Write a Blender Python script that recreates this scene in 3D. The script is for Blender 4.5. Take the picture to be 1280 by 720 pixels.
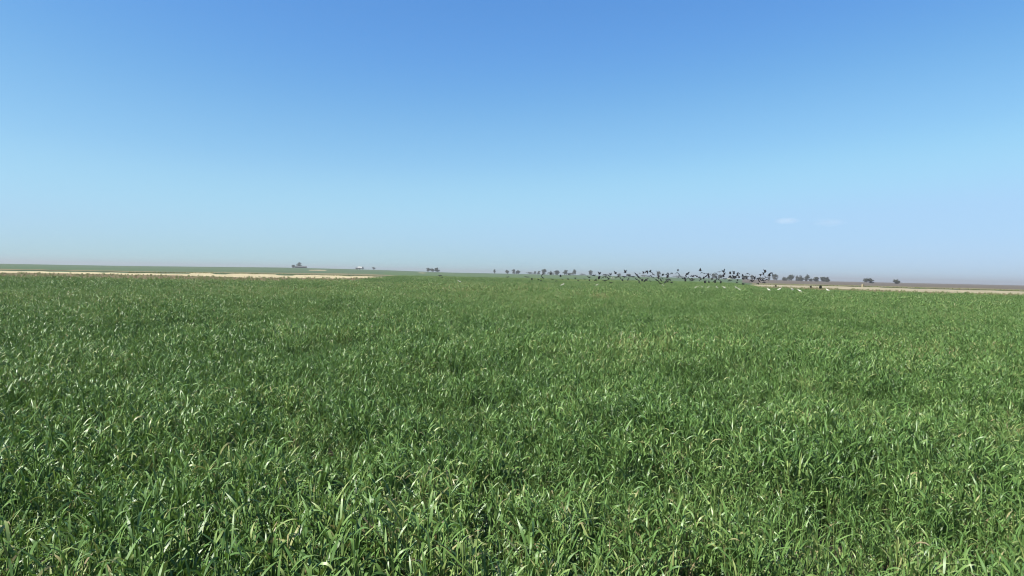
import bpy, bmesh, math, random
import numpy as np
from mathutils import Matrix, Vector

# ------------------------------------------------------------------ camera
sc = bpy.context.scene
for o in list(bpy.data.objects):
    bpy.data.objects.remove(o)
col = sc.collection
F = 869.0                     # focal length in pixels of a 1280 px wide frame
CAM_Z = 1.65
PITCH, ROLL = math.radians(-1.155), math.radians(1.2)
cam_d = bpy.data.cameras.new('camera')
cam_d.sensor_width = 36.0
cam_d.lens = 36.0 * F / 1280.0
cam_d.clip_start = 0.05
cam_d.clip_end = 60000
cam = bpy.data.objects.new('camera', cam_d)
col.objects.link(cam)
CAM_M = Matrix.Translation((0, 0, CAM_Z)) @ Matrix.Rotation(math.pi / 2 + PITCH, 4, 'X') @ Matrix.Rotation(ROLL, 4, 'Z')
cam.matrix_world = CAM_M
sc.camera = cam

# ------------------------------------------------------------------ sky and sun
SUN_EL, SUN_AZ = math.radians(46), math.radians(-116)   # azimuth measured from the view direction, clockwise
w = bpy.data.worlds.new('World')
sc.world = w
w.use_nodes = True
nt = w.node_tree
bg = nt.nodes['Background']
sky = nt.nodes.new('ShaderNodeTexSky')
sky.sky_type = 'NISHITA'
sky.sun_disc = False
sky.sun_elevation = SUN_EL
sky.sun_rotation = SUN_AZ
sky.altitude = 0
sky.air_density = 1.0
sky.dust_density = 0.3
sky.ozone_density = 6.0
SKY = 0.05
def vscale(src, k):
    v = nt.nodes.new('ShaderNodeVectorMath'); v.operation = 'SCALE'; v.inputs['Scale'].default_value = k
    nt.links.new(src, v.inputs[0]); return v.outputs[0]
def s2l(c):
    c /= 255.0
    return c / 12.92 if c < 0.04045 else ((c + 0.055) / 1.055) ** 2.4
grade = nt.nodes.new('ShaderNodeRGBCurve')        # camera colour response for blue sky, plus dimming of its light, same all round
for ci, pts in enumerate((((97, 95), (128, 141), (151, 166), (198, 181), (255, 205)), ((132, 156), (168, 200), (189, 217), (212, 217), (255, 228)), ((180, 227), (195, 235), (221, 249), (255, 255)))):
    cv = grade.mapping.curves[ci]
    cv.points[0].location = (0, 0)
    pts = [(s2l(a) * 0.449, s2l(b) * 0.392) for a, b in pts]
    cv.points[1].location = pts[-1]
    for p_ in pts[:-1]:
        cv.points.new(*p_)
grade.mapping.extend = 'HORIZONTAL'
grade.mapping.update()
nt.links.new(vscale(sky.outputs[0], SKY), grade.inputs['Color'])
nt.links.new(vscale(grade.outputs[0], 1 / SKY), bg.inputs[0])
bg.inputs[1].default_value = SKY

sd = bpy.data.lights.new('sun', 'SUN')
sd.energy = 5.0
sd.angle = math.radians(0.53)
sd.color = (1.0, 0.955, 0.88)
sun = bpy.data.objects.new('sun', sd)
col.objects.link(sun)
sdir = Vector((math.sin(SUN_AZ) * math.cos(SUN_EL), math.cos(SUN_AZ) * math.cos(SUN_EL), math.sin(SUN_EL)))
sun.rotation_euler = sdir.to_track_quat('Z', 'Y').to_euler()
sun.location = (-40, -20, 60)

sc.view_settings.view_transform = 'Standard'
sc.view_settings.look = 'None'
sc.view_settings.exposure = 1.35
sc.view_settings.gamma = 1.0
sc.cycles.use_denoising = True
sc.cycles.filter_width = 1.05
sc.cycles.max_bounces = 6
sc.cycles.diffuse_bounces = 1
sc.cycles.transmission_bounces = 2
sc.cycles.volume_bounces = 1
sc.cycles.sample_clamp_indirect = 4

rng = np.random.default_rng(7)
random.seed(7)

# ------------------------------------------------------------------ helpers
def tag(o, label=None, cat=None, group=None, kind=None):
    if label: o['label'] = label
    if cat: o['category'] = cat
    if group: o['group'] = group
    if kind: o['kind'] = kind
    return o

def ray(px, py):
    d = CAM_M.to_3x3() @ Vector(((px - 640) / F, (360 - py) / F, -1.0))
    return d

def at(px, py, dist):
    """the point seen at a pixel of the 1280x720 frame, dist metres ahead"""
    d = ray(px, py)
    return Vector((0, 0, CAM_Z)) + d * (dist / math.hypot(d.x, d.y))

def az_of(px):
    d = ray(px, 345)
    return math.atan2(d.x, d.y)

def smooth(t):
    t = np.clip(t, 0, 1)
    return t * t * (3 - 2 * t)

# ridge heights (pixels above the flat horizon) by photo column
RX = np.array([az_of(x) for x in (-400, 0, 160, 350, 430, 490, 560, 640, 730, 860, 980, 1060, 1280, 1700)])
RH = np.array([0.8, 0.8, 1.3, 3.2, 3.1, 2.6, 1.5, 1.6, 1.7, 1.2, 0.5, 0.1, 0.0, 0.0])

def height(x, y):
    x = np.asarray(x, float); y = np.asarray(y, float)
    r = np.hypot(x, y)
    az = np.arctan2(x, y)
    px = np.interp(az, RX, RH)
    px = np.where(np.abs(az) > 1.3, 0.4, px)
    z = px * 1150.0 / F * smooth((r - 300) / 850.0) * (1 - 1.3 * smooth((r - 1300) / 1500.0))
    z = z - 0.002 * np.clip(r - 2200, 0, None) * 0.6
    near = 0.035 * np.sin(x * 0.21 + 1.3) * np.sin(y * 0.17 + 0.4) + 0.03 * np.sin(x * 0.07 - y * 0.09)
    return z + near * (1 - smooth((r - 90) / 60.0))

def ground_at(px, dist):
    a = az_of(px)
    x, y = math.sin(a) * dist, math.cos(a) * dist
    return Vector((x, y, float(height(x, y))))

# -------- smooth 2-D value noise in numpy
_tab = rng.random((64, 64))
def vnoise(x, y, s):
    x = np.asarray(x) / s + 100.3; y = np.asarray(y) / s + 57.1
    xi = np.floor(x).astype(int); yi = np.floor(y).astype(int)
    fx = smooth(x - xi); fy = smooth(y - yi)
    g = lambda i, j: _tab[i % 64, j % 64]
    return (g(xi, yi) * (1 - fx) + g(xi + 1, yi) * fx) * (1 - fy) + (g(xi, yi + 1) * (1 - fx) + g(xi + 1, yi + 1) * fx) * fy

ALB = 0.66     # all reflectances are kept a little low, as the exposure is set for them
# -------- material helper
def new_mat(name):
    m = bpy.data.materials.new(name)
    m.use_nodes = True
    n = m.node_tree
    return m, n, n.nodes['Principled BSDF']

def noise_mat(name, colors, scale, rough=0.9, bump=0.0, bscale=None, detail=6, stops=None, stretch=None, spec=0.2):
    m, n, b = new_mat(name)
    tc = n.nodes.new('ShaderNodeTexCoord')
    src = tc.outputs['Object']
    if stretch:
        mp = n.nodes.new('ShaderNodeMapping')
        mp.inputs['Scale'].default_value = stretch
        n.links.new(src, mp.inputs[0]); src = mp.outputs[0]
    t = n.nodes.new('ShaderNodeTexNoise')
    t.inputs['Scale'].default_value = scale
    t.inputs['Detail'].default_value = detail
    t.inputs['Roughness'].default_value = 0.62
    n.links.new(src, t.inputs['Vector'])
    r = n.nodes.new('ShaderNodeValToRGB')
    el = r.color_ramp.elements
    stops = stops or [0.32 + 0.36 * i / max(1, len(colors) - 1) for i in range(len(colors))]
    while len(el) < len(colors): el.new(0.5)
    for e, p, c in zip(el, stops, colors):
        e.position = p; e.color = (*[ALB * q for q in c], 1)
    n.links.new(t.outputs['Fac'], r.inputs['Fac'])
    n.links.new(r.outputs['Color'], b.inputs['Base Color'])
    b.inputs['Roughness'].default_value = rough
    b.inputs['Specular IOR Level'].default_value = spec
    if bump:
        t2 = n.nodes.new('ShaderNodeTexNoise')
        t2.inputs['Scale'].default_value = bscale or scale * 4
        t2.inputs['Detail'].default_value = 5
        n.links.new(tc.outputs['Object'], t2.inputs['Vector'])
        bp = n.nodes.new('ShaderNodeBump')
        bp.inputs['Strength'].default_value = bump
        bp.inputs['Distance'].default_value = 0.3
        n.links.new(t2.outputs['Fac'], bp.inputs['Height'])
        n.links.new(bp.outputs[0], b.inputs['Normal'])
    return m

def mesh_obj(name, V, Fc, mat, parent=None, smooth_shade=False):
    me = bpy.data.meshes.new(name)
    me.from_pydata([tuple(v) for v in V], [], [tuple(f) for f in Fc])
    me.update()
    if smooth_shade:
        me.polygons.foreach_set('use_smooth', [True] * len(me.polygons))
    if mat: me.materials.append(mat)
    o = bpy.data.objects.new(name, me)
    col.objects.link(o)
    if parent: o.parent = parent
    return o

def polar_sheet(name, az, near, far, mat, lift, rows=24):
    """ground sheet between two distances per azimuth, following the terrain"""
    n = len(az)
    V, Fc = [], []
    for j in range(rows + 1):
        t = j / rows
        for i in range(n):
            r = near[i] * (far[i] / near[i]) ** t
            x, y = math.sin(az[i]) * r, math.cos(az[i]) * r
            V.append((x, y, float(height(x, y)) + lift))
    for j in range(rows):
        for i in range(n - 1):
            a = j * n + i
            Fc.append((a, a + 1, a + n + 1, a + n))
    return mesh_obj(name, V, Fc, mat, smooth_shade=True)

# ------------------------------------------------------------------ ground
M_far = noise_mat('far_field_green', [(0.045, 0.082, 0.030), (0.062, 0.104, 0.038), (0.085, 0.118, 0.05)], 0.012, bump=0.25, bscale=0.8)
M_soil = noise_mat('dark_soil', [(0.022, 0.018, 0.011), (0.040, 0.032, 0.020), (0.032, 0.031, 0.016)], 2.2, bump=0.8, bscale=14)
M_sand = noise_mat('pale_dry_soil', [(0.24, 0.19, 0.10), (0.43, 0.365, 0.21), (0.53, 0.455, 0.27)], 0.35, bump=0.3, bscale=2.0, stretch=(1, 0.35, 1))
M_sand2 = noise_mat('pale_stubble', [(0.21, 0.18, 0.105), (0.31, 0.27, 0.165), (0.38, 0.335, 0.215)], 0.35, bump=0.3, bscale=2.0, stretch=(1, 0.35, 1))
M_margin = noise_mat('weedy_margin', [(0.15, 0.090, 0.042), (0.12, 0.10, 0.042), (0.21, 0.13, 0.065)], 0.5, bump=0.6, bscale=3)
M_plough = noise_mat('ploughed_soil', [(0.085, 0.070, 0.05), (0.115, 0.093, 0.066), (0.10, 0.088, 0.058)], 0.03, bump=0.4, bscale=1.5)
M_dry = noise_mat('dry_grass', [(0.10, 0.105, 0.045), (0.16, 0.14, 0.065), (0.21, 0.19, 0.10)], 0.06, bump=0.4, bscale=1.5)
M_young = noise_mat('young_crop', [(0.060, 0.102, 0.034), (0.074, 0.122, 0.042), (0.086, 0.124, 0.048)], 0.05, bump=0.5, bscale=3)

rings = np.concatenate([[0.0], np.geomspace(3, 6000, 130)])
NA = 288
V = [(0, 0, float(height(0, 0)) - 0.06)]
Fc = []
for r in rings[1:]:
    for k in range(NA):
        a = 2 * math.pi * k / NA
        x, y = math.sin(a) * r, math.cos(a) * r
        V.append((x, y, float(height(x, y)) - 0.06))
for k in range(NA):
    Fc.append((0, 1 + k, 1 + (k + 1) % NA))
for j in range(len(rings) - 2):
    b = 1 + j * NA
    for k in range(NA):
        k2 = (k + 1) % NA
        Fc.append((b + k, b + NA + k, b + NA + k2, b + k2))
g = mesh_obj('ground', V, Fc, M_far, smooth_shade=True)
tag(g, kind='structure')

# distance at which the tall crop stops, by photo column
EX = np.array([az_of(x) for x in (-600, 0, 160, 300, 450, 478, 500, 900, 935, 955, 1115, 1280, 1700)])
ED = np.array([84, 80, 80, 77, 92, 140, 210, 210, 150, 102, 94, 92, 90.0])
def crop_edge(az):
    return np.interp(az, EX, ED)

azs = list(np.linspace(-math.pi, math.pi, 241))
s = polar_sheet('crop_soil', azs, [0.02] * 241, [float(crop_edge(a)) + 0.5 for a in azs], M_soil, 0.0, rows=40)
tag(s, kind='structure')

def px_az(lst): return [az_of(x) for x in lst]

def outline_sheet(name, pts, mat, lift, rows=10, step=6, wob=0.0):
    """pts: (photo column, near distance, far distance)"""
    xs = np.arange(pts[0][0], pts[-1][0] + 0.1, step)
    P = np.array(pts, float)
    nr = np.interp(xs, P[:, 0], P[:, 1]); fr = np.interp(xs, P[:, 0], P[:, 2])
    if wob:
        nr = nr * (1 + wob * (vnoise(xs, xs * 0, 14) - 0.5))
        fr = fr * (1 + wob * (vnoise(xs, xs * 0 + 40, 11) - 0.5))
    fr = np.maximum(fr, nr + 0.3)
    return tag(polar_sheet(name, px_az(xs), list(nr), list(fr), mat, lift, rows=rows), kind='structure')

# weedy brown margins between the crop and the pale strips
outline_sheet('field_margin', [(-300, 82.6, 160), (160, 80.6, 165), (300, 77.6, 160), (450, 92.6, 190), (500, 205, 215)], M_margin, 0.01, wob=0.05)
outline_sheet('field_margin', [(930, 155, 200), (955, 102.6, 185), (1115, 94.6, 160), (1560, 92, 150)], M_margin, 0.01, wob=0.05)
# pale dry strips (left: light soil with notches along its far side; right: a straight pale track)
outline_sheet('bare_soil_strip', [(-300, 150, 190), (100, 150, 188), (160, 147, 186), (236, 146, 190), (240, 146, 222), (262, 139, 226), (270, 138, 186),
                                  (282, 137, 192), (290, 136, 228), (344, 134, 224), (347, 138, 192), (366, 140, 192), (370, 140, 222), (420, 146, 226),
                                  (438, 152, 206), (444, 154, 224), (456, 166, 214), (464, 180, 212), (478, 196, 210)], M_sand, 0.02, step=2, wob=0.07)
outline_sheet('pale_farm_track', [(938, 176, 215), (948, 166, 226), (1050, 160, 232), (1080, 152, 226), (1115, 144, 212), (1560, 136, 200)], M_sand2, 0.02, step=3, wob=0.09)
# more distant fields
outline_sheet('ploughed_field', [(928, 330, 900), (955, 245, 2600), (1060, 262, 4200), (1115, 250, 4200), (1700, 240, 4200)], M_plough, 0.03, rows=30)
outline_sheet('dry_grass_field', [(-300, 200, 250), (236, 225, 262), (360, 245, 340), (450, 245, 380), (500, 260, 300)], M_dry, 0.03, rows=16, wob=0.1)
outline_sheet('dry_grass_field', [(940, 239, 300), (1060, 246, 310), (1120, 232, 300), (1560, 225, 290)], M_dry, 0.045, rows=8, wob=0.1)
outline_sheet('young_crop_field', [(480, 200, 640), (560, 200, 700), (800, 200, 640), (930, 170, 320)], M_young, 0.015, rows=20)
outline_sheet('pale_fallow_patch', [(386, 560, 640), (400, 540, 690), (408, 580, 640)], M_sand2, 0.05, rows=4, step=2)
outline_sheet('pale_fallow_patch', [(523, 620, 660), (528, 560, 680), (533, 620, 660)], M_sand2, 0.05, rows=4, step=1)

# ------------------------------------------------------------------ the standing crop (uncountable: one object)
def leaf_material():
    m, n, b = new_mat('cereal_leaf')
    at_ = n.nodes.new('ShaderNodeAttribute'); at_.attribute_name = 'leaf_tint'
    ai = n.nodes.new('ShaderNodeAttribute'); ai.attribute_type = 'INSTANCER'; ai.attribute_name = 'clump_tint'
    ad = n.nodes.new('ShaderNodeMath'); ad.operation = 'ADD'
    n.links.new(at_.outputs['Fac'], ad.inputs[0]); n.links.new(ai.outputs['Fac'], ad.inputs[1])
    r = n.nodes.new('ShaderNodeValToRGB')
    el = r.color_ramp.elements
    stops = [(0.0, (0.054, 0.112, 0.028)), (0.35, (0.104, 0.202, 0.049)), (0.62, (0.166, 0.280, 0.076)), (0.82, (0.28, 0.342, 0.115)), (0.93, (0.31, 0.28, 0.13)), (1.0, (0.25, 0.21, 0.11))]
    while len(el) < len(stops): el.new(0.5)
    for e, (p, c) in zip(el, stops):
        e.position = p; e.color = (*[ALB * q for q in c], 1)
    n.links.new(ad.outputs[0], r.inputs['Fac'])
    n.links.new(r.outputs[0], b.inputs['Base Color'])
    b.inputs['Roughness'].default_value = 0.4
    b.inputs['Specular IOR Level'].default_value = 0.25
    tr = n.nodes.new('ShaderNodeBsdfTranslucent')
    hs = n.nodes.new('ShaderNodeHueSaturation')
    hs.inputs['Hue'].default_value = 0.485; hs.inputs['Saturation'].default_value = 1.15; hs.inputs['Value'].default_value = 1.3
    n.links.new(r.outputs[0], hs.inputs['Color']); n.links.new(hs.outputs[0], tr.inputs['Color'])
    mx = n.nodes.new('ShaderNodeMixShader'); mx.inputs[0].default_value = 0.2
    out = n.nodes['Material Output']
    n.links.new(b.outputs[0], mx.inputs[1]); n.links.new(tr.outputs[0], mx.inputs[2])
    n.links.new(mx.outputs[0], out.inputs['Surface'])
    return m
M_leaf = leaf_material()

def clump_mesh(name, radius, tillers, leaves, segs, wmul, seed, hmul=1.0):
    R = np.random.default_rng(seed)
    V, Fc, T = [], [], []
    for _ in range(tillers):
        rr = radius * math.sqrt(R.random()); aa = R.random() * 2 * math.pi
        bx, by = rr * math.cos(aa), rr * math.sin(aa)
        H = (0.30 + 0.10 * R.normal()) * hmul
        H = max(0.12, H)
        lx, ly = R.normal() * 0.05, R.normal() * 0.05        # lean of the stem
        phi0 = R.random() * 2 * math.pi
        tint0 = np.clip(0.44 + 0.17 * R.normal(), 0.02, 0.78)
        for k in range(leaves):
            f = (k + 1) / leaves
            hz = H * (0.30 + 0.70 * f)
            p = np.array([bx + lx * f, by + ly * f, hz])
            phi = phi0 + k * math.pi + R.normal() * 0.45
            th = math.radians(R.uniform(10, 58))
            L = R.uniform(0.07, 0.155) * (0.85 + 0.25 * math.sin(f * 3)) * hmul
            W = R.uniform(0.0075, 0.0125) * wmul
            bend = R.choice([R.uniform(5, 40), R.uniform(70, 150), R.uniform(30, 90)])
            kink = R.integers(2, segs + 1) if R.random() < 0.26 else -1
            tw = R.normal() * 1.2
            tw0 = R.normal() * 0.35
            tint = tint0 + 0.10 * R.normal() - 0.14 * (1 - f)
            if k == 0 and R.random() < (0.3 if segs > 3 else 0.08): tint = R.uniform(0.84, 1.0)
            elif R.random() < 0.02: tint = R.uniform(0.74, 0.9)
            base = len(V)
            for sgi in range(segs + 1):
                t = sgi / segs
                wd = W * (0.62 + 0.9 * t - 1.05 * t * t) if t < 0.6 else W * 0.785 * max(0.0, (1 - t) / 0.4) ** 0.8
                wd = max(wd, W * 0.04)
                cphi, sphi = math.cos(phi), math.sin(phi)
                tang = np.array([cphi * math.sin(th), sphi * math.sin(th), math.cos(th)])
                nrm = np.array([-cphi * math.cos(th), -sphi * math.cos(th), math.sin(th)])
                side = np.array([-sphi, cphi, 0])
                a = tw0 + tw * t
                s_ = side * math.cos(a) + nrm * math.sin(a)
                V.append(p - s_ * wd * 0.5); V.append(p + s_ * wd * 0.5)
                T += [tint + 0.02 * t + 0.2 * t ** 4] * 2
                p = p + tang * (L / segs)
                th += math.radians(bend) / segs * (0.5 + 1.0 * t) + (math.radians(R.uniform(40, 85)) if sgi == kink else 0)
                th = min(th, math.radians(165))
            for sgi in range(segs):
                q = base + 2 * sgi
                Fc.append((q, q + 1, q + 3, q + 2))
        # stem: a thin three-sided tapered blade sheath
        base = len(V)
        for (zz, ww) in ((-0.05, 0.0035), (H, 0.0022)):
            for q in range(3):
                a = q * 2.094
                V.append(np.array([bx + lx * max(zz, 0) / H + ww * wmul * math.cos(a), by + ly * max(zz, 0) / H + ww * wmul * math.sin(a), zz]))
                T.append(0.55)
        for q in range(3):
            q2 = (q + 1) % 3
            Fc.append((base + q, base + q2, base + 3 + q2, base + 3 + q))
    me = bpy.data.meshes.new(name)
    me.from_pydata([tuple(v) for v in V], [], Fc)
    me.polygons.foreach_set('use_smooth', [True] * len(me.polygons))
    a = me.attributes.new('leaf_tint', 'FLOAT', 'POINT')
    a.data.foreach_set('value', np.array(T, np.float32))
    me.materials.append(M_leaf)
    me.update()
    return me

def make_collection(name, meshes):
    c = bpy.data.collections.new(name)
    for i, me in enumerate(meshes):
        o = bpy.data.objects.new('%s_%02d' % (name, i), me)
        c.objects.link(o)
    return c

C_near = make_collection('crop_near', [clump_mesh('crop_near', 0.14, 21, 6, 5, 1.18, 100 + i) for i in range(10)])
C_mid = make_collection('crop_mid', [clump_mesh('crop_mid', 0.21, 34, 5, 4, 1.3, 200 + i) for i in range(8)])
C_far = make_collection('crop_far', [clump_mesh('crop_far', 0.55, 90, 3, 3, 2.8, 300 + i) for i in range(6)])

# trampled gaps and dark leaf shade, both shaped by lowering and thinning the crop: (photo column, distance, half width across m, half depth m)
GAPS = []
def gap_px(px, py, wpx, hpx, soft=1.0):
    d = ray(px, py)
    t = (CAM_Z - 0.33) / -d.z
    x, y = d.x * t, d.y * t
    r = math.hypot(x, y)
    GAPS.append((x, y, wpx * r / F / 2, max(0.12, hpx * r * r / F / 1.32 / 2), soft))
for gpx in [(572, 418, 26, 26, .8), (560, 520, 26, 22, .8), (575, 408, 14, 5, .6), (742, 538, 26, 24, .9), (492, 520, 24, 18, .7), (640, 690, 34, 34, 1.), (645, 672, 26, 16, .8),
            (398, 610, 26, 36, .8), (300, 654, 22, 30, .6), (745, 682, 40, 40, .9), (1080, 685, 44, 44, .9), (905, 560, 24, 18, .7), (880, 580, 36, 26, .7), (340, 700, 40, 26, .7),
            (520, 660, 30, 26, .6), (240, 640, 26, 24, .6), (975, 650, 34, 28, .6), (836, 367.0, 26, 1.6, 1.), (866, 369.6, 34, 1.6, 1.), (690, 366, 18, 1.2, .7), (728, 368, 14, 1.2, .7),
            (180, 427, 18, 5, .7), (310, 400, 60, 2.5, .5), (425, 403, 60, 2.5, .5), (760, 420, 60, 5, .5), (1000, 455, 60, 6, .5), (690, 452, 40, 6, .6), (1080, 600, 34, 28, .7), (200, 560, 30, 24, .6),
            (90, 660, 40, 40, .8), (1190, 560, 40, 24, .8), (20, 520, 30, 20, .8), (1240, 670, 40, 30, .8), (1105, 560, 40, 24, .8), (420, 480, 36, 10, .6), (930, 500, 40, 12, .6), (640, 470, 30, 8, .5)]:
    gap_px(*gpx)

def scatter(r0, r1, step, half_az, behind, seed):
    R = np.random.default_rng(seed)
    n = int(r1 / step) + 2
    gx, gy = np.meshgrid(np.arange(-n, n + 1) * step, np.arange(-n, n + 1) * step)
    x = gx.ravel() + R.uniform(-.5, .5, gx.size) * step
    y = gy.ravel() + R.uniform(-.5, .5, gx.size) * step
    r = np.hypot(x, y); az = np.arctan2(x, y)
    edge = crop_edge(az)
    # blend the rings so that no boundary shows
    rj = r * (1 + R.uniform(-.08, .08, r.size))
    k = (rj >= r0) & (rj < r1) & (r < edge) & ((np.abs(az) < half_az) | (r < behind)) & (r > 0.55)
    return x[k], y[k], R

def crop_points(r0, r1, step, half_az, behind, seed, smin, smax):
    x, y, R = scatter(r0, r1, step, half_az, behind, seed)
    n = x.size
    big = vnoise(x, y, 7.0); mid = vnoise(x + 31, y, 1.9); sm = vnoise(x, y + 17, 0.55)
    s = smin + (smax - smin) * (0.30 * big + 0.40 * mid + 0.3 * sm) + R.normal(0, 0.05, n)
    streak = vnoise(x / 4.5, y, 1.8)
    s *= 0.86 + 0.28 * streak
    keep = np.ones(n, bool)
    u = R.random(n)
    for (qx, qy, ha, hd, soft) in GAPS:
        rr = math.hypot(qx, qy); ex, ey = qx / rr, qy / rr
        dl = ((x - qx) * ex + (y - qy) * ey) / hd
        da = ((x - qx) * ey - (y - qy) * ex) / ha
        gq = np.exp(-(dl ** 2 + da ** 2) * 1.2) * soft
        s *= 1 - 0.42 * gq
        keep &= ~(u < gq * 0.35)
    s *= np.where(mid + 1.3 * sm < 0.8, 0.78, 1.0)
    tint = 0.14 * (vnoise(x + 7, y + 3, 3.1) - 0.5) + 0.22 * (vnoise(x, y + 90, 0.8) - 0.5) + R.normal(0, 0.06, n) + 0.22 * (vnoise(x, y, 24) - 0.5) + 0.12 * (streak - 0.5)
    tint += np.where(R.random(n) < 0.035, 0.16, 0)
    z = height(x, y)
    P = np.stack([x, y, z], 1)[keep]
    return P, s[keep], tint[keep], R.random(keep.sum()) * 6.2832

def crop_object(name, sets, parent_first=None):
    """one mesh of points per level of detail would be several objects; all levels live in one object"""
    P = np.concatenate([q[1][0] for q in sets]); S = np.concatenate([q[1][1] for q in sets])
    T = np.concatenate([q[1][2] for q in sets]); A = np.concatenate([q[1][3] for q in sets])
    L = np.concatenate([np.full(len(q[1][0]), i, np.int32) for i, q in enumerate(sets)])
    Rn = np.random.default_rng(5)
    me = bpy.data.meshes.new(name)
    me.vertices.add(len(P))
    me.vertices.foreach_set('co', P.astype(np.float32).ravel())
    def fattr(nm, arr, typ='FLOAT'):
        a = me.attributes.new(nm, typ, 'POINT')
        a.data.foreach_set('value' if typ != 'FLOAT_VECTOR' else 'vector', arr)
    fattr('clump_scale', S.astype(np.float32)); fattr('clump_tint', T.astype(np.float32))
    rot = np.stack([Rn.normal(0, .06, len(P)), Rn.normal(0, .06, len(P)), A], 1).astype(np.float32)
    fattr('clump_rot', rot.ravel(), 'FLOAT_VECTOR')
    fattr('level', L, 'INT')
    fattr('pick', Rn.integers(0, 1000, len(P)).astype(np.int32), 'INT')
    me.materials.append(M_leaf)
    o = bpy.data.objects.new(name, me); col.objects.link(o)
    ng = bpy.data.node_groups.new('crop_scatter', 'GeometryNodeTree')
    ng.interface.new_socket('Geometry', in_out='INPUT', socket_type='NodeSocketGeometry')
    ng.interface.new_socket('Geometry', in_out='OUTPUT', socket_type='NodeSocketGeometry')
    N = ng.nodes
    gi = N.new('NodeGroupInput'); go = N.new('NodeGroupOutput'); jn = N.new('GeometryNodeJoinGeometry')
    def named(nm, typ):
        a = N.new('GeometryNodeInputNamedAttribute'); a.data_type = typ; a.inputs['Name'].default_value = nm
        return a.outputs['Attribute']
    lvl = named('level', 'INT'); rotv = named('clump_rot', 'FLOAT_VECTOR'); scl = named('clump_scale', 'FLOAT'); pk = named('pick', 'INT')
    for i, (c, _) in enumerate(sets):
        ci = N.new('GeometryNodeCollectionInfo'); ci.inputs['Collection'].default_value = c
        ci.inputs['Separate Children'].default_value = True; ci.inputs['Reset Children'].default_value = True
        cmp = N.new('FunctionNodeCompare'); cmp.data_type = 'INT'; cmp.operation = 'EQUAL'
        ints = [s_ for s_ in cmp.inputs if s_.type == 'INT']
        ng.links.new(lvl, ints[0]); ints[1].default_value = i
        iop = N.new('GeometryNodeInstanceOnPoints')
        iop.inputs['Pick Instance'].default_value = True
        ng.links.new(gi.outputs[0], iop.inputs['Points']); ng.links.new(cmp.outputs[0], iop.inputs['Selection'])
        ng.links.new(ci.outputs[0], iop.inputs['Instance']); ng.links.new(pk, iop.inputs['Instance Index'])
        e2r = N.new('FunctionNodeEulerToRotation')
        ng.links.new(rotv, e2r.inputs[0]); ng.links.new(e2r.outputs[0], iop.inputs['Rotation'])
        ng.links.new(scl, iop.inputs['Scale'])
        ng.links.new(iop.outputs[0], jn.inputs[0])
    ng.links.new(jn.outputs[0], go.inputs[0])
    md = o.modifiers.new('scatter', 'NODES'); md.node_group = ng
    return o

sets = [(C_near, crop_points(0.0, 13.0, 0.19, 0.95, 5.5, 11, 0.66, 1.36)),
        (C_mid, crop_points(13.0, 42.0, 0.34, 0.80, 0, 12, 0.70, 1.32)),
        (C_far, crop_points(42.0, 215.0, 0.90, 0.78, 0, 13, 0.74, 1.26))]
crop = crop_object('cereal_crop', sets)
tag(crop, 'dense knee high green cereal crop covering the whole foreground field', 'crop', kind='stuff')
def verge_points(pts, n, seed):
    R = np.random.default_rng(seed)
    P = np.array(pts, float)
    px = R.uniform(P[0, 0], P[-1, 0], n)
    d0 = np.interp(px, P[:, 0], P[:, 1]); d1 = np.interp(px, P[:, 0], P[:, 2])
    d = d0 + (d1 - d0) * R.random(n) ** 1.4
    a = np.array([az_of(q) for q in px])
    x, y = np.sin(a) * d, np.cos(a) * d
    return np.stack([x, y, height(x, y) - .03], 1), R.uniform(.35, .85, n), R.uniform(.22, .5, n), R.random(n) * 6.2832
verge = crop_object('dry_verge_grass', [(C_mid, tuple(np.concatenate(q) for q in zip(
    verge_points([(-100, 83, 150), (160, 81, 150), (300, 78, 138), (450, 93, 160), (490, 150, 205)], 1300, 41),
    verge_points([(940, 150, 178), (960, 103, 168), (1115, 95, 148), (1400, 93, 140)], 900, 42),
    verge_points([(160, 186, 200), (300, 226, 245), (480, 210, 225)], 500, 43),
    verge_points([(940, 216, 240), (1060, 230, 250), (1400, 200, 225)], 600, 44))))])
tag(verge, 'thin dry grass and weeds along the edges of the pale strips', 'grass', kind='stuff')
print('clumps', [len(q[1][0]) for q in sets])

# ------------------------------------------------------------------ trees and shrubs on the skyline
M_bark = noise_mat('bark', [(0.07, 0.055, 0.04), (0.11, 0.09, 0.07)], 3.0)
M_fol = [noise_mat('foliage_dark', [(0.028, 0.040, 0.018), (0.045, 0.058, 0.027), (0.060, 0.072, 0.036)], 0.7, rough=0.7),
         noise_mat('foliage_olive', [(0.040, 0.048, 0.026), (0.060, 0.068, 0.038), (0.078, 0.084, 0.050)], 0.7, rough=0.7),
         noise_mat('dry_stalks', [(0.10, 0.085, 0.04), (0.15, 0.12, 0.06), (0.19, 0.155, 0.08)], 3.0, rough=0.8)]

def add_tube(V, Fc, a, b, r0, r1, n=6):
    a, b = Vector(a), Vector(b)
    q = (b - a).to_track_quat('Z', 'Y')
    base = len(V)
    for (p, r) in ((a, r0), (b, r1)):
        for k in range(n):
            t = 2 * math.pi * k / n
            V.append(p + q @ Vector((r * math.cos(t), r * math.sin(t), 0)))
    for k in range(n):
        k2 = (k + 1) % n
        Fc.append((base + k, base + k2, base + n + k2, base + n + k))
    Fc.append(tuple(base + n + k for k in range(n)))

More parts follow.
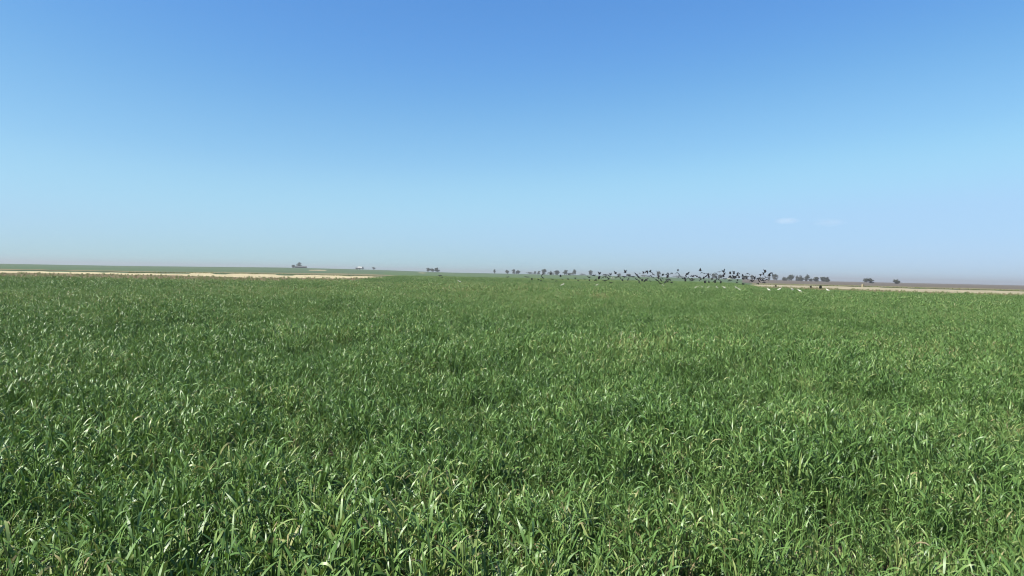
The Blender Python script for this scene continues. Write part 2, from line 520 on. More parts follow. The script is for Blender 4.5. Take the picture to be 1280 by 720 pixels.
def tree(name, label, cat, px, dist, wpx, hpx, group=None, lobes=None, low=0.25, mat=0, seed=0, open_=0.0):
    """width and height in pixels at that distance, turned into metres"""
    R = random.Random(seed)
    low = min(low, .11)
    k = dist / F
    W, H = wpx * k, hpx * k
    p = ground_at(px, dist)
    root = bpy.data.objects.new(name, None); root.location = p; col.objects.link(root)
    root.empty_display_size = 0.5
    tag(root, label, cat, group)
    V, Fc = [], []
    nstem = 1 if low > 0.12 else 4
    ends = []
    for s_ in range(nstem):
        ox = 0 if nstem == 1 else R.uniform(-.25, .25) * W
        th = H * (low + 0.18)
        tr = max(0.06, 0.025 * H)
        top = Vector((ox + R.uniform(-.05, .05) * W, R.uniform(-.05, .05) * W, th))
        add_tube(V, Fc, (ox, 0, -0.15), top, tr * 1.3, tr * 0.8, 7)
        for b in range(5):
            a = R.uniform(0, 6.28)
            e = top + Vector((math.cos(a) * W * 0.27, math.sin(a) * W * 0.27, H * R.uniform(.12, .42)))
            add_tube(V, Fc, top - Vector((0, 0, th * .15)), e, tr * .55, tr * .15, 5)
            ends.append(e)
    mesh_obj('trunk', V, Fc, M_bark, root)
    # crown: several uneven lobes filled with leaf-clump faces
    L = []
    for i in range((lobes or 7) + 4):
        a = R.uniform(0, 6.28); rr = R.uniform(.1, .62) * W / 2
        cz = H * (low + (1 - low) * R.uniform(.12 if low < .13 else .28, .74))
        L.append((Vector((math.cos(a) * rr, math.sin(a) * rr, cz)), R.uniform(.12, .27) * W, R.uniform(.10, .23) * H * (1.1 - low * .5)))
    L.append((Vector((0, 0, H * (low + (1 - low) * .72))), .24 * W, H * (1 - low) * .28))
    V, Fc = [], []
    n = int(800 * (1 - open_))
    for i in range(n):
        c, rx, rz = R.choice(L)
        d = Vector((R.gauss(0, 1), R.gauss(0, 1), R.gauss(0, 1))).normalized() * (R.random() ** 0.4)
        q = c + Vector((d.x * rx, d.y * rx, d.z * rz))
        if q.z > H: q.z = H - R.random() * 0.1 * H
        if q.z < 0.1: q.z = 0.1
        sz = R.uniform(.035, .075) * max(min(W, H * 1.6), 2.0)
        rot = Matrix.Rotation(R.uniform(0, 6.28), 3, 'Z') @ Matrix.Rotation(R.uniform(0, 3.14), 3, 'X')
        b = len(V)
        for (u, v) in ((-1, -.2), (0, -.7), (1, .1), (.1, .75)):
            V.append(q + rot @ Vector((u * sz, v * sz, R.uniform(-.15, .15) * sz)))
        Fc.append((b, b + 1, b + 2, b + 3))
    mesh_obj('crown', V, Fc, M_fol[mat], root)
    return root

G_SK = 'trees along the skyline'
TREES = [  # column, distance, width px, height px (above its ground), name, label, category, trunk share, material, openness
    (374.5, 1120, 9, 7.2, 'skyline_tree', 'sparse tree rising behind the low farm shed on the left ridge', 'tree', .3, 0, .55),
    (367, 1120, 7, 3.6, 'skyline_shrub', 'low dark shrub at the left end of the farm shed', 'shrub', .05, 0, 0),
    (467, 1100, 4.6, 3.6, 'skyline_shrub', 'lone small shrub just right of the white farm house', 'shrub', .08, 0, 0),
    (453.5, 1030, 3, 3.4, 'skyline_shrub', 'tiny dark shrub touching the right side of the white house', 'shrub', .08, 0, .2),
    (535.5, 1000, 6, 5.2, 'skyline_tree', 'leftmost dark tree of the isolated skyline clump left of centre', 'tree', .1, 0, 0),
    (540, 990, 6, 4.8, 'skyline_tree', 'middle dark tree of the isolated skyline clump left of centre', 'tree', .1, 0, 0),
    (546, 1000, 8, 6.0, 'skyline_tree', 'rightmost and widest dark tree of the clump left of centre', 'tree', .1, 0, 0),
    (618, 1000, 4.6, 5.8, 'skyline_tree', 'single small round tree standing left of the two central trees', 'tree', .3, 1, 0),
    (633.5, 1000, 6, 5.2, 'skyline_tree', 'bushy round tree in the middle of the three central trees', 'tree', .12, 0, 0),
    (642, 1000, 5.5, 6.2, 'skyline_tree', 'taller tree joined to a low shrub near the centre', 'tree', .12, 1, 0),
    (647, 1000, 7, 4.6, 'skyline_shrub', 'low sloping shrub on the right of the central trees', 'shrub', .08, 1, 0),
    (668.5, 1000, 5, 4.2, 'skyline_shrub', 'faint low shrub at the left end of the bird flock', 'shrub', .08, 1, .3),
    (673, 1000, 5, 4.6, 'skyline_shrub', 'faint shrub with uneven top left of the tallest round tree', 'shrub', .08, 1, .2),
    (680, 960, 7.5, 7.6, 'skyline_tree', 'tallest round tree behind the left end of the bird flock', 'tree', .15, 1, 0),
    (688.5, 960, 4, 5.0, 'skyline_tree', 'narrow dark tree between two round trees behind the flock', 'tree', .12, 0, 0),
    (696, 960, 8, 6.0, 'skyline_tree', 'broad flat topped tree behind the left part of the flock', 'tree', .15, 1, 0),
    (706.5, 960, 7.5, 6.6, 'skyline_tree', 'domed dark tree between the flat topped and the upright tree', 'tree', .15, 0, 0),
    (717.5, 960, 6.4, 7.4, 'skyline_tree', 'upright round tree with bare trunk behind the flock', 'tree', .28, 1, 0),
    (738.5, 960, 6.2, 6.8, 'skyline_tree', 'solitary round tree right of the upright trunked tree', 'tree', .18, 1, 0),
    (774, 1000, 9, 3.6, 'skyline_shrub', 'low hedge like shrub behind the middle of the flock', 'shrub', .05, 1, 0),
    (786, 1000, 9, 3.4, 'skyline_shrub', 'flat shrub behind the flock under the gliding birds', 'shrub', .05, 1, 0),
    (823.5, 940, 6.5, 7.4, 'skyline_tree', 'grey round tree hidden behind the densest part of the flock', 'tree', .12, 1, 0),
    (893, 900, 8, 6.8, 'skyline_tree', 'wide grey tree behind the right half of the flock', 'tree', .12, 1, 0),
    (900, 900, 8, 5.6, 'skyline_shrub', 'grey shrub joined to the wide tree behind the flock', 'shrub', .06, 1, 0),
    (932, 880, 9, 5.2, 'skyline_shrub', 'grey shrub behind the round dark bird on the right', 'shrub', .06, 1, 0),
    (940, 880, 6, 5.8, 'skyline_tree', 'small grey tree left of the pale track start', 'tree', .1, 1, 0),
    (961.5, 860, 4, 8.6, 'skyline_tree', 'slim grey tree at the right end of the flock', 'tree', .12, 1, 0),
    (969, 860, 8.5, 8.0, 'skyline_tree', 'rounded grey tree where the flock ends on the right', 'tree', .1, 1, 0),
    (979.5, 830, 5.5, 4.8, 'skyline_shrub', 'small low shrub in the gap left of the long thicket', 'shrub', .05, 0, .1),
    (988.5, 820, 10, 8.2, 'skyline_tree', 'dome shaped tree at the left end of the long thicket', 'tree', .08, 0, 0),
    (996.5, 820, 5, 7.2, 'skyline_tree', 'narrow tree beside the dome shaped tree of the thicket', 'tree', .1, 1, .1),
    (1001, 820, 8, 7.0, 'skyline_tree', 'middle tree of the long thicket right of the flock', 'tree', .08, 1, 0),
    (1008.5, 820, 8, 8.4, 'skyline_tree', 'tallest tree at the right end of the long thicket', 'tree', .1, 0, 0),
    (1013.5, 820, 6, 3.6, 'skyline_shrub', 'low shrub between the long thicket and the next clump', 'shrub', .05, 1, .1),
    (1020, 780, 9.5, 5.8, 'skyline_shrub', 'dark rounded shrub at the left of the two shrub clump', 'shrub', .06, 0, 0),
    (1029.5, 780, 8, 6.4, 'skyline_tree', 'bushy tree just above the small dark bush on the track', 'tree', .08, 0, 0),
    (1034.5, 780, 8.5, 5.8, 'skyline_tree', 'bushy tree at the far right end of the skyline clump', 'tree', .08, 0, 0),
    (662, 1000, 13, 2.8, 'skyline_hedge', 'low ragged hedge just right of the three central trees', 'hedge', .03, 1, .3),
    (689, 980, 16, 3.2, 'skyline_hedge', 'low ragged hedge at the feet of the tallest round tree', 'hedge', .03, 1, .3),
    (712, 980, 14, 3.2, 'skyline_hedge', 'low ragged hedge joining the domed and the upright tree', 'hedge', .03, 1, .3),
    (728, 980, 12, 2.4, 'skyline_hedge', 'thin low hedge between the upright and the solitary round tree', 'hedge', .03, 1, .4),
    (758, 980, 18, 2.6, 'skyline_hedge', 'low hedge behind the left third of the flock', 'hedge', .03, 1, .3),
    (806, 980, 20, 2.8, 'skyline_hedge', 'low hedge behind the middle of the flock', 'hedge', .03, 1, .3),
    (848, 960, 22, 2.8, 'skyline_hedge', 'low hedge behind the flock right of its densest part', 'hedge', .03, 1, .3),
    (914, 900, 16, 3.4, 'skyline_hedge', 'low hedge behind the right third of the flock', 'hedge', .03, 1, .3),
    (950, 880, 14, 3.6, 'skyline_hedge', 'low hedge just before the right end of the flock', 'hedge', .03, 1, .3),
    (982, 840, 12, 4.2, 'skyline_hedge', 'low hedge filling the gap left of the long thicket', 'hedge', .03, 0, .3),
    (1086.5, 700, 14.5, 6.2, 'skyline_shrub', 'wide dome shaped bush standing alone on the right skyline', 'shrub', .03, 0, 0),
    (1121.5, 690, 9, 5.0, 'skyline_shrub', 'dark bush at the right end of the skyline', 'shrub', .03, 0, 0),
]
for i, (px, d, wp, hp, nm, lb, ct, low, mt, op) in enumerate(TREES):
    tree(nm, lb, ct, px, d, wp, hp, G_SK, lobes=9 if wp > 7 else 6, low=low, mat=mt, seed=500 + i, open_=op)
tree('dark_bush', 'small dark bush at the crop edge in front of the pale track', 'bush', 1026, 150, 2.8, 4.2, None, lobes=6, low=.04, mat=0, seed=900)
tree('dry_weed', 'small brown dry weed breaking the pale track left of the dark bush', 'weed', 1014, 158, 2.4, 2.6, None, lobes=5, low=.05, mat=2, seed=901, open_=.3)
tree('dry_weed', 'small brown dry weed at the left part of the pale track', 'weed', 970, 166, 2.0, 2.2, None, lobes=5, low=.05, mat=2, seed=902, open_=.3)

# ------------------------------------------------------------------ farm buildings
M_white = noise_mat('white_render', [(0.55, 0.54, 0.50), (0.62, 0.61, 0.57)], 0.8, rough=0.8)
M_tile = noise_mat('weathered_tiles', [(0.20, 0.13, 0.10), (0.28, 0.19, 0.15)], 1.2)
M_shed = noise_mat('dark_shed_wall', [(0.07, 0.07, 0.06), (0.11, 0.10, 0.09)], 0.8)
M_tin = noise_mat('grey_sheet_roof', [(0.10, 0.105, 0.10), (0.15, 0.15, 0.14)], 0.8, rough=0.6)
M_pane, _n, _b = new_mat('window_glass'); _b.inputs['Base Color'].default_value = (0.02, 0.025, 0.03, 1); _b.inputs['Roughness'].default_value = 0.1
M_door = noise_mat('brown_door', [(0.10, 0.06, 0.035), (0.14, 0.085, 0.05)], 2.0)

def box(V, Fc, x0, x1, y0, y1, z0, z1):
    b = len(V)
    for z in (z0, z1):
        V += [Vector((x0, y0, z)), Vector((x1, y0, z)), Vector((x1, y1, z)), Vector((x0, y1, z))]
    for f in ((0, 3, 2, 1), (4, 5, 6, 7), (0, 1, 5, 4), (1, 2, 6, 5), (2, 3, 7, 6), (3, 0, 4, 7)):
        Fc.append(tuple(b + i for i in f))

def box_part(name, parent, mat, *dims):
    V, Fc = [], []
    box(V, Fc, *dims)
    return mesh_obj(name, V, Fc, mat, parent)

def gable_house(name, label, px, dist, L, D, eave, ridge, wall_m, roof_m, nwin):
    p = ground_at(px, dist)
    root = bpy.data.objects.new(name, None); root.location = p; root.rotation_euler = (0, 0, -az_of(px)); col.objects.link(root)
    tag(root, label, 'building')
    a, b = L / 2, D / 2
    V = [Vector(v) for v in ((-a, -b, -.4), (a, -b, -.4), (a, b, -.4), (-a, b, -.4), (-a, -b, eave), (a, -b, eave), (a, b, eave), (-a, b, eave), (-a, 0, ridge - .12), (a, 0, ridge - .12))]
    mesh_obj('wall', V, [(0, 1, 5, 4), (1, 2, 6, 9, 5), (2, 3, 7, 6), (3, 0, 4, 8, 7), (0, 3, 2, 1)], wall_m, root)
    e, t = .35, .16
    k = (ridge - eave) / b
    V = []
    for x in (-a - e, a + e):
        V += [Vector(v) for v in ((x, -b - e, eave - e * k + .02), (x, 0, ridge), (x, b + e, eave - e * k + .02), (x, b + e, eave - e * k - t + .02), (x, 0, ridge - t), (x, -b - e, eave - e * k - t + .02))]
    rf = mesh_obj('roof', V, [(0, 1, 7, 6), (1, 2, 8, 7), (2, 3, 9, 8), (3, 4, 10, 9), (4, 5, 11, 10), (5, 0, 6, 11), (5, 4, 1, 0), (4, 3, 2, 1), (6, 7, 10, 11), (7, 8, 9, 10)], roof_m, root)
    box_part('chimney', rf, wall_m, a * .5, a * .5 + .6, -.3, .3, ridge - .5, ridge + .7) if nwin else None
    dr = box_part('door', root, M_door, -.5, .5, -b - .06, -b + .02, 0, min(2.05, eave - .3))
    for i in range(nwin):
        x = -a + (i + .5) * L / nwin
        if abs(x) < 1: continue
        wn = box_part('window', root, wall_m, x - .6, x + .6, -b - .05, -b + .02, .95, 2.05)
        box_part('pane', wn, M_pane, x - .48, x + .48, -b - .08, -b - .045, 1.06, 1.95)
    return root
gable_house('farm_house', 'tiny bright white house on the skyline above the end of the pale strip', 449.6, 1000, 5.2, 4.5, 2.7, 3.9, M_white, M_white, 3)
gable_house('farm_annex', 'low pale grey annex touching the left side of the white house', 446.0, 1010, 3.8, 4, 1.9, 2.5, M_sand2, M_tin, 0)
gable_house('farm_shed', 'long low dark shed on the left ridge under a sparse tree', 376, 1105, 17, 6, 1.9, 2.9, M_shed, M_tin, 0)

# pale marker block on the far edge of the right track
p = ground_at(1079, 222)
V, Fc = [], []
for z, r in ((-.1, .27), (.78, .24), (.86, .17)):
    V += [Vector((x * r, y * r, z)) for x, y in ((-1, -1), (1, -1), (1, 1), (-1, 1))]
for j in (0, 4):
    for q in range(4):
        Fc.append((j + q, j + (q + 1) % 4, j + 4 + (q + 1) % 4, j + 4 + q))
Fc.append((8, 9, 10, 11))
mk = mesh_obj('marker_post', V, Fc, M_sand2); mk.location = p; mk.rotation_euler = (0, 0, .3)
tag(mk, 'stubby pale marker post at the far edge of the right track', 'post')

# ------------------------------------------------------------------ birds
def plain_bird_mat(name, back, belly):
    m, n, b = new_mat(name)
    geo = n.nodes.new('ShaderNodeTexCoord')
    sep = n.nodes.new('ShaderNodeSeparateXYZ'); n.links.new(geo.outputs['Object'], sep.inputs[0])
    t = n.nodes.new('ShaderNodeTexNoise'); t.inputs['Scale'].default_value = 14; n.links.new(geo.outputs['Object'], t.inputs['Vector'])
    ad = n.nodes.new('ShaderNodeMath'); ad.operation = 'MULTIPLY'; ad.inputs[1].default_value = 0.6
    n.links.new(t.outputs['Fac'], ad.inputs[0])
    mx = n.nodes.new('ShaderNodeMix'); mx.data_type = 'RGBA'
    mx.inputs['A'].default_value = (*back, 1); mx.inputs['B'].default_value = (*belly, 1)
    n.links.new(ad.outputs[0], mx.inputs['Factor'])
    n.links.new(mx.outputs['Result'], b.inputs['Base Color'])
    b.inputs['Roughness'].default_value = 0.85
    b.inputs['Specular IOR Level'].default_value = 0.12
    return m
M_bird = plain_bird_mat('dark_plumage', (0.008, 0.008, 0.009), (0.020, 0.020, 0.020))
M_egret = plain_bird_mat('white_plumage', (0.40, 0.40, 0.34), (0.34, 0.34, 0.29))

def loft(V, Fc, rings, n=10):
    """rings: (centre, rx, rz, axis direction) closed at both ends"""
    b0 = len(V)
    for (c, rx, rz, ax) in rings:
        ax = Vector(ax).normalized()
        side = Vector((1, 0, 0)); up = side.cross(ax).normalized() * -1
        for k in range(n):
            t = 2 * math.pi * k / n
            V.append(Vector(c) + side * rx * math.cos(t) - up * rz * math.sin(t) * -1)
    for j in range(len(rings) - 1):
        for k in range(n):
            k2 = (k + 1) % n
            a = b0 + j * n
            Fc.append((a + k, a + k2, a + n + k2, a + n + k))
    Fc.append(tuple(b0 + k for k in reversed(range(n))))
    e = b0 + (len(rings) - 1) * n
    Fc.append(tuple(e + k for k in range(n)))

def wing(V, Fc, side, d1, d2, span, sweep):
    """broad rounded wing: inner panel at dihedral d1, hand at d2"""
    st = [(0.03, .20, .055, 0), (.14, .21, .05, 0), (.26, .20, .036, .0), (.38, .17, .022, .3), (.47, .115, .014, .7), (.52, .045, .008, 1)]
    p = Vector((.03, .05, .01)); last = .03
    b0 = len(V)
    for (u, ch, th, sw) in st:
        dd = math.radians(d1 if u < .27 else d2)
        du = (u - last) * span / .52; last = u
        p = p + Vector((math.cos(dd) * du, -sweep * sw * du, math.sin(dd) * du))
        nrm = Vector((-math.sin(dd), 0, math.cos(dd)))
        for (fy, fz) in ((.5, 0), (.15, .5), (-.5, 0), (.1, -.3)):
            q = p + Vector((0, fy * ch, 0)) + nrm * fz * th
            V.append(Vector((q.x * side, q.y, q.z)))
    for j in range(len(st) - 1):
        for k in range(4):
            k2 = (k + 1) % 4
            a = b0 + j * 4
            f = (a + k, a + k2, a + 4 + k2, a + 4 + k)
            Fc.append(f if side < 0 else f[::-1])
    e = b0 + (len(st) - 1) * 4
    Fc.append((e, e + 1, e + 2, e + 3) if side < 0 else (e + 3, e + 2, e + 1, e))
    Fc.append((b0 + 3, b0 + 2, b0 + 1, b0) if side < 0 else (b0, b0 + 1, b0 + 2, b0 + 3))

def flying_bird_mesh(name, d1, d2, mat, long_neck=False):
    V, Fc = [], []
    y = (0, 1, 0)
    if long_neck:
        R_ = [((0, -.42, 0), .01, .01, y), ((0, -.30, 0), .03, .02, y), ((0, -.16, 0), .07, .06, y), ((0, 0, -.01), .095, .09, y), ((0, .13, 0), .08, .08, y), ((0, .21, .02), .05, .055, y),
              ((0, .25, .06), .042, .05, y), ((0, .31, .06), .035, .038, y), ((0, .35, .055), .014, .014, y), ((0, .43, .045), .004, .004, y)]
    else:
        R_ = [((0, -.22, .01), .055, .006, y), ((0, -.12, .008), .04, .02, y), ((0, -.05, 0), .06, .05, y), ((0, .05, -.005), .072, .066, y), ((0, .12, 0), .058, .056, y), ((0, .165, .012), .036, .038, y),
              ((0, .20, .02), .034, .036, y), ((0, .232, .018), .022, .022, y), ((0, .245, .015), .007, .007, y), ((0, .275, .011), .002, .002, y)]
    loft(V, Fc, R_)
    wing(V, Fc, 1, d1, d2, .40, .35); wing(V, Fc, -1, d1, d2, .40, .35)
    me = bpy.data.meshes.new(name)
    me.from_pydata([tuple(v) for v in V], [], Fc)
    bm = bmesh.new(); bm.from_mesh(me); bmesh.ops.recalc_face_normals(bm, faces=bm.faces[:]); bm.to_mesh(me); bm.free()
    me.polygons.foreach_set('use_smooth', [True] * len(me.polygons))
    me.materials.append(mat)
    return me

def standing_egret_mesh(name, bend, mat):
    V, Fc = [], []
    R_ = [((0, -.30, .50), .012, .012, (0, 1, .25)), ((0, -.20, .53), .05, .04, (0, 1, .25)), ((0, -.06, .58), .095, .10, (0, 1, .3)), ((0, .08, .63), .085, .10, (0, 1, .5)), ((0, .15, .70), .05, .055, (0, .6, 1)),
          ((0, .16 + bend * .04, .77), .034, .036, (0, .1, 1)), ((0, .13 + bend * .06, .84), .028, .03, (0, .1, 1)), ((0, .15 + bend * .09, .90), .028, .03, (0, .8, 1)),
          ((0, .19 + bend * .1, .925), .032, .034, (0, 1, .1)), ((0, .235 + bend * .1, .92), .018, .018, (0, 1, -.1)), ((0, .33 + bend * .1, .90), .004, .004, (0, 1, -.2))]
    R_ = [((c[0], c[1], c[2] if c[2] <= .70 else .70 + (c[2] - .70) * .42), rx, rz, ax) for (c, rx, rz, ax) in R_]
    loft(V, Fc, R_)
    for sx in (-.035, .035):
        add_tube(V, Fc, (sx, 0, .52), (sx, .02, .27), .016, .010, 5)
        add_tube(V, Fc, (sx, .02, .27), (sx, 0, 0.0), .009, .008, 5)
        for a in (-.5, 0, .5):
            add_tube(V, Fc, (sx, 0, .01), (sx + .07 * math.sin(a), .07 * math.cos(a), .006), .006, .003, 4)
    me = bpy.data.meshes.new(name)
    me.from_pydata([tuple(v) for v in V], [], Fc)
    bm = bmesh.new(); bm.from_mesh(me); bmesh.ops.recalc_face_normals(bm, faces=bm.faces[:]); bm.to_mesh(me); bm.free()
    me.polygons.foreach_set('use_smooth', [True] * len(me.polygons))
    me.materials.append(mat)
    return me

B_MESH = {'r': [flying_bird_mesh('bird_wings_raised', 58, 40, M_bird), flying_bird_mesh('bird_wings_raised_high', 68, 60, M_bird)],
          'l': [flying_bird_mesh('bird_wings_level', 16, -6, M_bird), flying_bird_mesh('bird_wings_arched', 26, -24, M_bird)],
          'd': [flying_bird_mesh('bird_wings_down', -28, -48, M_bird), flying_bird_mesh('bird_wings_down_low', -44, -62, M_bird)]}
B_MESH['a'] = B_MESH['b'] = B_MESH['l']

# column row pose size; pose r raised, d lowered, l spread level, a banking down to the right, b banking down to the left
FLOCK = '''657 346 l .8;660 346.7 l .8;664.6 349.5 r .8;673 349.4 l .8;675.6 350.6 d .8;678.6 343.2 b 1;678.2 347 a 1;688.6 343 r .9;690 349 l .7;695 351 d .6;700.5 345.6 r 1;
710.6 343.2 a 1;710 349.6 r .6;719 348.5 r .9;722.5 350.5 d 1.1;703 349.2 l .6;736 346.6 l 1.2;731 349 l .7;736.4 351 r .7;742.5 344.2 l 1;749 342.6 r 1.3;749.2 346.6 d 1.1;744.6 350 b .8;
756.4 343.6 l .9;754 347 b .9;757.6 346.6 r .8;755.7 350.8 l 1.3;760.6 349 r 1.1;762 345.2 l .9;769.2 342 r 1.2;772.7 345.2 d 1;775.6 348.2 a 1;778.5 351 r .7;781.3 340.6 r 1.4;780.6 346.2 l 1.1;
786.2 345 l 1.2;791 346 l 1.1;795.8 343.6 a 1.4;798.6 346.6 a 1;795.6 349.2 a 1.1;798.8 352.6 a 1;799.5 341.4 d .8;804.1 341.5 r 1;808.3 338.8 d 1.3;813 340 r 1.1;816.2 343 a 1.3;802.3 349 d 1.2;808.2 350.4 b 1.2;
811.6 345.2 l 1;817 347.2 a .9;821.6 340 r 1.1;822.4 346.4 d 1.2;827.7 348 a 1;821.6 350.6 a 1;825 354 a 1.1;829.3 342.4 d .8;834.4 341.3 d 1.1;832.9 343.6 l .8;839.2 341.2 d .9;846 341 d 1.1;847.2 338.6 r .8;
848.7 343.6 a .9;853 347.6 a 1.2;856.9 351.4 r .9;834.6 346 d 1;835 350.3 l 1.2;834.8 352.7 r .7;829.8 352.8 d .8;859 342.4 b 1.2;857.6 345.6 d 1;861.7 348.6 a 1;863.6 351.2 l .7;866 345.6 l 1.4;871.2 345.6 a 1;
867.6 349.2 d .9;875.8 338.4 r 1.2;877.2 340.6 d 1;879 348.6 r 1;880.6 341.8 l .7;885 344.2 r 1.2;887.6 343.6 r 1;885.6 346.4 d 1;882 345.6 b .9;880.9 351.2 d 1.3;891 343.2 b 1;895.4 342.4 a 1;890.6 347.3 l 1;
899 340 l 1;904.1 339.5 r 1.3;905 343 r 1;895.6 346 d 1;900.4 346.6 r .9;897.9 349.4 a 1;906.3 348.5 l .9;912.4 342.2 r 1;912 345 d 1.2;916.6 339.6 l .8;917 342.4 r 1;922.5 341 d 1;921.6 344.4 r 1;919.6 346.6 b 1;
912.6 351 l .9;921.6 350.6 r .7;928 344.8 r .9;929.3 347.6 d 1.1;934.1 342 d 1.4;930 346 l 1;933.6 348.2 a 1;938.6 345.6 l 1.1;942.7 348.2 r 1.1;941.6 351 b .8;950.2 343.1 d 1.1;953.9 343 r .9;956.1 340.3 r 1.2;
964.8 341 d 1;961.4 344.4 r 1.1;957 346.6 a 1.1;958.2 349.2 d 1;953.3 349 l 1.1;949 351.3 a .8;955.6 353.6 l 1.2;550 344.8 l 1;552.3 346.8 d .7;634.8 346.2 l .6;764 353.5 l .6'''
birds = []
Rx = random.Random(21)
for _ in range(46):     # the denser low band of the flock
    x_ = Rx.uniform(742, 964)
    birds.append((round(x_, 1), round(342.5 + .021 * (x_ - 640) + Rx.uniform(-2.4, 6.0), 1), Rx.choice('rrldab'), Rx.uniform(.75, 1.15)))
for e in FLOCK.replace('\n', '').split(';'):
    x, y, pz, s_ = e.split()
    birds.append((float(x), float(y), pz, float(s_)))

ONES = ['', 'first', 'second', 'third', 'fourth', 'fifth', 'sixth', 'seventh', 'eighth', 'ninth', 'tenth', 'eleventh', 'twelfth', 'thirteenth', 'fourteenth', 'fifteenth', 'sixteenth', 'seventeenth', 'eighteenth', 'nineteenth']
ORD = ONES + [t_ + 'ieth' if k == 0 else t_ + 'y-' + ONES[k] for t_ in ('twent', 'thirt', 'fort') for k in range(10)]
POSE = {'r': 'with raised wings', 'l': 'with level wings', 'd': 'with lowered wings', 'a': 'tilted down to the right', 'b': 'tilted down to the left'}
def skyline(x):
    return 342.5 + 0.021 * (x - 640)
def tier(x, y):
    t = y - skyline(x)
    return 'against the sky' if t < -3.0 else ('along the skyline' if t < 2.5 else 'low over the field')
special = {}
order = sorted(range(len(birds)), key=lambda i: birds[i][0])
count = {}
lab = {}
for i in order:
    x, y, pz, s_ = birds[i]
    k = (pz, tier(x, y)); count[k] = count.get(k, 0) + 1
    lab[i] = 'dark bird %s, %s from left of those %s' % (POSE[pz], ORD[count[k]], tier(x, y))
totals = dict(count)
for i in order:
    x, y, pz, s_ = birds[i]
    if totals[(pz, tier(x, y))] == 1:
        lab[i] = 'only dark bird %s %s' % (POSE[pz], tier(x, y))
for i, b in enumerate(birds):
    if b[:2] == (550, 344.8): lab[i] = 'upper of two dark birds below the isolated tree clump left of centre'
    if b[:2] == (552.3, 346.8): lab[i] = 'lower of two dark birds below the isolated tree clump left of centre'
    if b[:2] == (634.8, 346.2): lab[i] = 'small dark bird alone below the three central trees'

Rb = random.Random(3)
for i, (x, y, pz, s_) in enumerate(birds):
    dy = y - skyline(x)
    d = Rb.uniform(108, 150)
    if dy > 3: d = min(d, 0.92 * F / dy)
    d *= (0.98 + 0.04 * Rb.random())
    p = at(x, y, d)
    me = Rb.choice(B_MESH[pz])
    o = bpy.data.objects.new('flying_bird', me)
    size = min(1.5, max(.75, 1.12 * s_ * d / 125))
    head = Rb.choice([90, 75, 110, 60, 40, 20, -70, -95, 140]) if pz in 'rd' else Rb.choice([15, -15, 30, 0, -25, 40])
    roll = {'a': 42, 'b': -42}.get(pz, 0) + Rb.uniform(-14, 14)
    head += Rb.uniform(-12, 12)
    o.matrix_world = Matrix.Translation(p) @ Matrix.Rotation(math.radians(-head), 4, 'Z') @ Matrix.Rotation(math.radians(roll), 4, 'Y') @ Matrix.Rotation(math.radians(Rb.uniform(-5, 16) if pz in 'rd' else Rb.choice([-1, 1]) * Rb.uniform(10, 36)), 4, 'X') @ Matrix.Scale(size, 4)
    col.objects.link(o)
    tag(o, lab[i], 'bird', 'flock of dark birds flying low over the field')

E_fly = [flying_bird_mesh('white_bird_wings_level', 14, -12, M_egret, True), flying_bird_mesh('white_bird_wings_raised', 50, 35, M_egret, True)]
E_std = [standing_egret_mesh('white_bird_upright', 0, M_egret), standing_egret_mesh('white_bird_leaning', 1, M_egret)]
WHITE_STAND = [(703, 355.5, 'tall white bird standing in the crop below the left end of the flock'), (745.5, 355.6, 'bright white bird in the crop below the left part of the flock'),
               (829.7, 356.2, 'white bird in the crop below the densest part of the flock'), (870, 358.2, 'leftmost of three pale birds standing close together below the flock'),
               (878.5, 358.3, 'middle of three pale birds standing close together below the flock'), (885, 358.3, 'rightmost of three pale birds standing close together below the flock'),
               (896.6, 358.5, 'small pale bird standing alone right of the three close together'), (905.5, 358.6, 'broad pale bird standing left of the two slanting white birds'),
               (920.5, 358.8, 'upper left of two white birds on a slant near the track start'), (924.6, 361, 'lower right of two white birds on a slant near the track start'),
               (961, 361, 'leftmost white bird standing in the crop below the pale track'), (974, 360.8, 'second white bird from the left below the pale track'),
               (990.5, 360.8, 'third white bird from the left below the pale track'), (1000, 362.2, 'fourth white bird from the left below the pale track'),
               (1034.7, 361.4, 'white bird standing right of the dark bush below the track'), (575, 351.4, 'lone white bird standing in the field left of centre')]
for i, (x, y, lb) in enumerate(WHITE_STAND):
    d = 1.08 * F / max(y - skyline(x), 6)
    d = min(d, float(crop_edge(az_of(x))) + 8)
    q = at(x, y, d)
    o = bpy.data.objects.new('white_bird', E_std[i % 2])
    zg = float(height(q.x, q.y))
    s_ = min(.84, max(.78, (q.z - zg) / .66))
    o.matrix_world = Matrix.Translation((q.x, q.y, zg)) @ Matrix.Rotation(Rb.choice([1.2, -1.3, 1.7, .8, -1.8]), 4, 'Z') @ Matrix.Scale(s_, 4)
    col.objects.link(o)
    tag(o, lb, 'bird', 'white birds standing in the crop')
for i, (x, y, lb) in enumerate([(911.3, 348.3, 'bright white bird flying among the dark birds in the right half'), (766, 347.6, 'pale bird flying low among the dark birds left of the flock centre')]):
    o = bpy.data.objects.new('white_bird', E_fly[i])
    o.matrix_world = Matrix.Translation(at(x, y, 112)) @ Matrix.Rotation(1.2, 4, 'Z') @ Matrix.Scale(.8, 4)
    col.objects.link(o)
    tag(o, lb, 'bird', 'white birds flying in the flock')

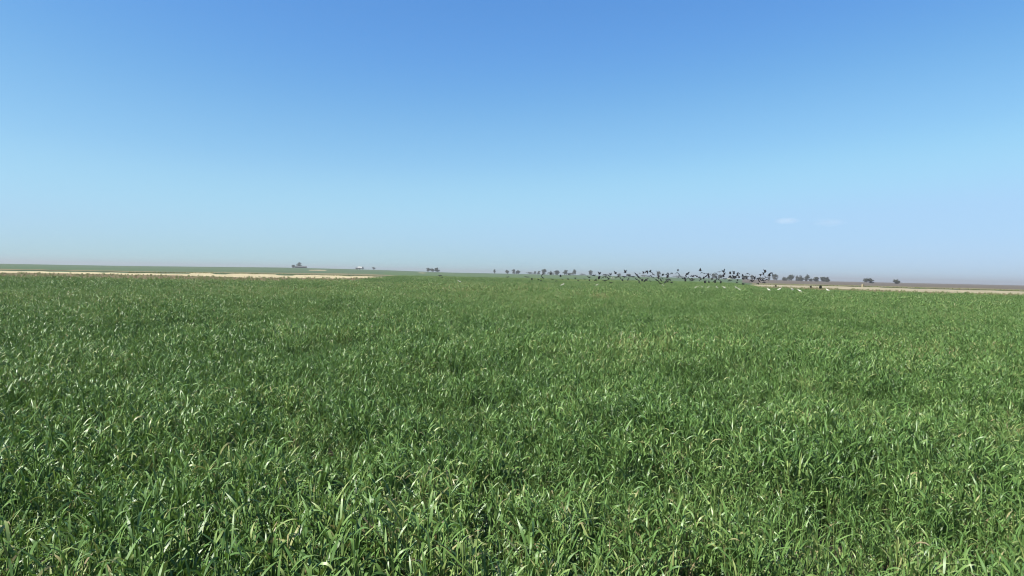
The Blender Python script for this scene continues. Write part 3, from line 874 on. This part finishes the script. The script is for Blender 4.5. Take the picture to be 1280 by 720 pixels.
# ------------------------------------------------------------------ faint cloud wisps far beyond the haze
def cloud(px, py, wpx, hpx, dens, label, seed):
    D = 16000.0
    c = at(px, py, D); k = D / F
    bm = bmesh.new(); bmesh.ops.create_icosphere(bm, subdivisions=4, radius=1)
    R = random.Random(seed)
    for v in bm.verts:
        n = 1 + .22 * math.sin(v.co.x * 5 + seed) * math.sin(v.co.y * 4 + 1) + .12 * math.sin(v.co.x * 11 + v.co.z * 7 + seed)
        v.co *= n
        v.co.x *= wpx * k / 2; v.co.y *= wpx * k / 2.4; v.co.z *= hpx * k / 2
    me = bpy.data.meshes.new('cloud'); bm.to_mesh(me); bm.free()
    m = bpy.data.materials.new('cloud_vapour'); m.use_nodes = True
    n = m.node_tree; n.nodes.remove(n.nodes['Principled BSDF'])
    pv = n.nodes.new('ShaderNodeVolumePrincipled')
    pv.inputs['Color'].default_value = (.98, .98, .98, 1); pv.inputs['Anisotropy'].default_value = 0.2
    tc = n.nodes.new('ShaderNodeTexCoord'); mp = n.nodes.new('ShaderNodeMapping')
    mp.inputs['Scale'].default_value = (2 / (wpx * k), 2.4 / (wpx * k), 2 / (hpx * k))
    n.links.new(tc.outputs['Object'], mp.inputs[0])
    ln = n.nodes.new('ShaderNodeVectorMath'); ln.operation = 'LENGTH'; n.links.new(mp.outputs[0], ln.inputs[0])
    mr = n.nodes.new('ShaderNodeMapRange'); mr.interpolation_type = 'SMOOTHSTEP'
    mr.inputs['From Min'].default_value = 1.05; mr.inputs['From Max'].default_value = 0.2
    n.links.new(ln.outputs['Value'], mr.inputs['Value'])
    tx = n.nodes.new('ShaderNodeTexNoise'); tx.inputs['Scale'].default_value = 1.8; tx.inputs['Detail'].default_value = 4
    n.links.new(mp.outputs[0], tx.inputs['Vector'])
    mm = n.nodes.new('ShaderNodeMath'); mm.operation = 'MULTIPLY'
    n.links.new(mr.outputs[0], mm.inputs[0]); n.links.new(tx.outputs['Fac'], mm.inputs[1])
    m2 = n.nodes.new('ShaderNodeMath'); m2.operation = 'MULTIPLY'; m2.inputs[1].default_value = dens
    n.links.new(mm.outputs[0], m2.inputs[0]); n.links.new(m2.outputs[0], pv.inputs['Density'])
    n.links.new(pv.outputs[0], n.nodes['Material Output'].inputs['Volume'])
    me.materials.append(m)
    o = bpy.data.objects.new('cloud', me); o.location = c; o.rotation_euler = (0, 0, -az_of(px)); col.objects.link(o)
    return tag(o, label, 'cloud', 'faint cloud wisps above the right skyline')
cloud(983, 276, 34, 10, 0.0018, 'small flat white cloud wisp low in the sky on the right', 1)
cloud(1037, 278, 46, 11, 0.0006, 'very faint cloud smear just right of the brighter wisp', 2)

# ------------------------------------------------------------------ haze
V, Fc = [], []
box(V, Fc, -6300, 6300, -6300, 6300, -10, 26)
hz = mesh_obj('haze', V, Fc, None)
m = bpy.data.materials.new('thin_haze'); m.use_nodes = True
n = m.node_tree; n.nodes.remove(n.nodes['Principled BSDF'])
pv = n.nodes.new('ShaderNodeVolumePrincipled')
pv.inputs['Color'].default_value = (0.405, 0.418, 0.455, 1)
pv.inputs['Density'].default_value = 0.00032
pv.inputs['Anisotropy'].default_value = 0.12
n.links.new(pv.outputs[0], n.nodes['Material Output'].inputs['Volume'])
try: m.cycles.homogeneous_volume = True
except Exception: pass
hz.data.materials.append(m)
tag(hz, 'thin pale air over the plain', 'haze', kind='stuff')
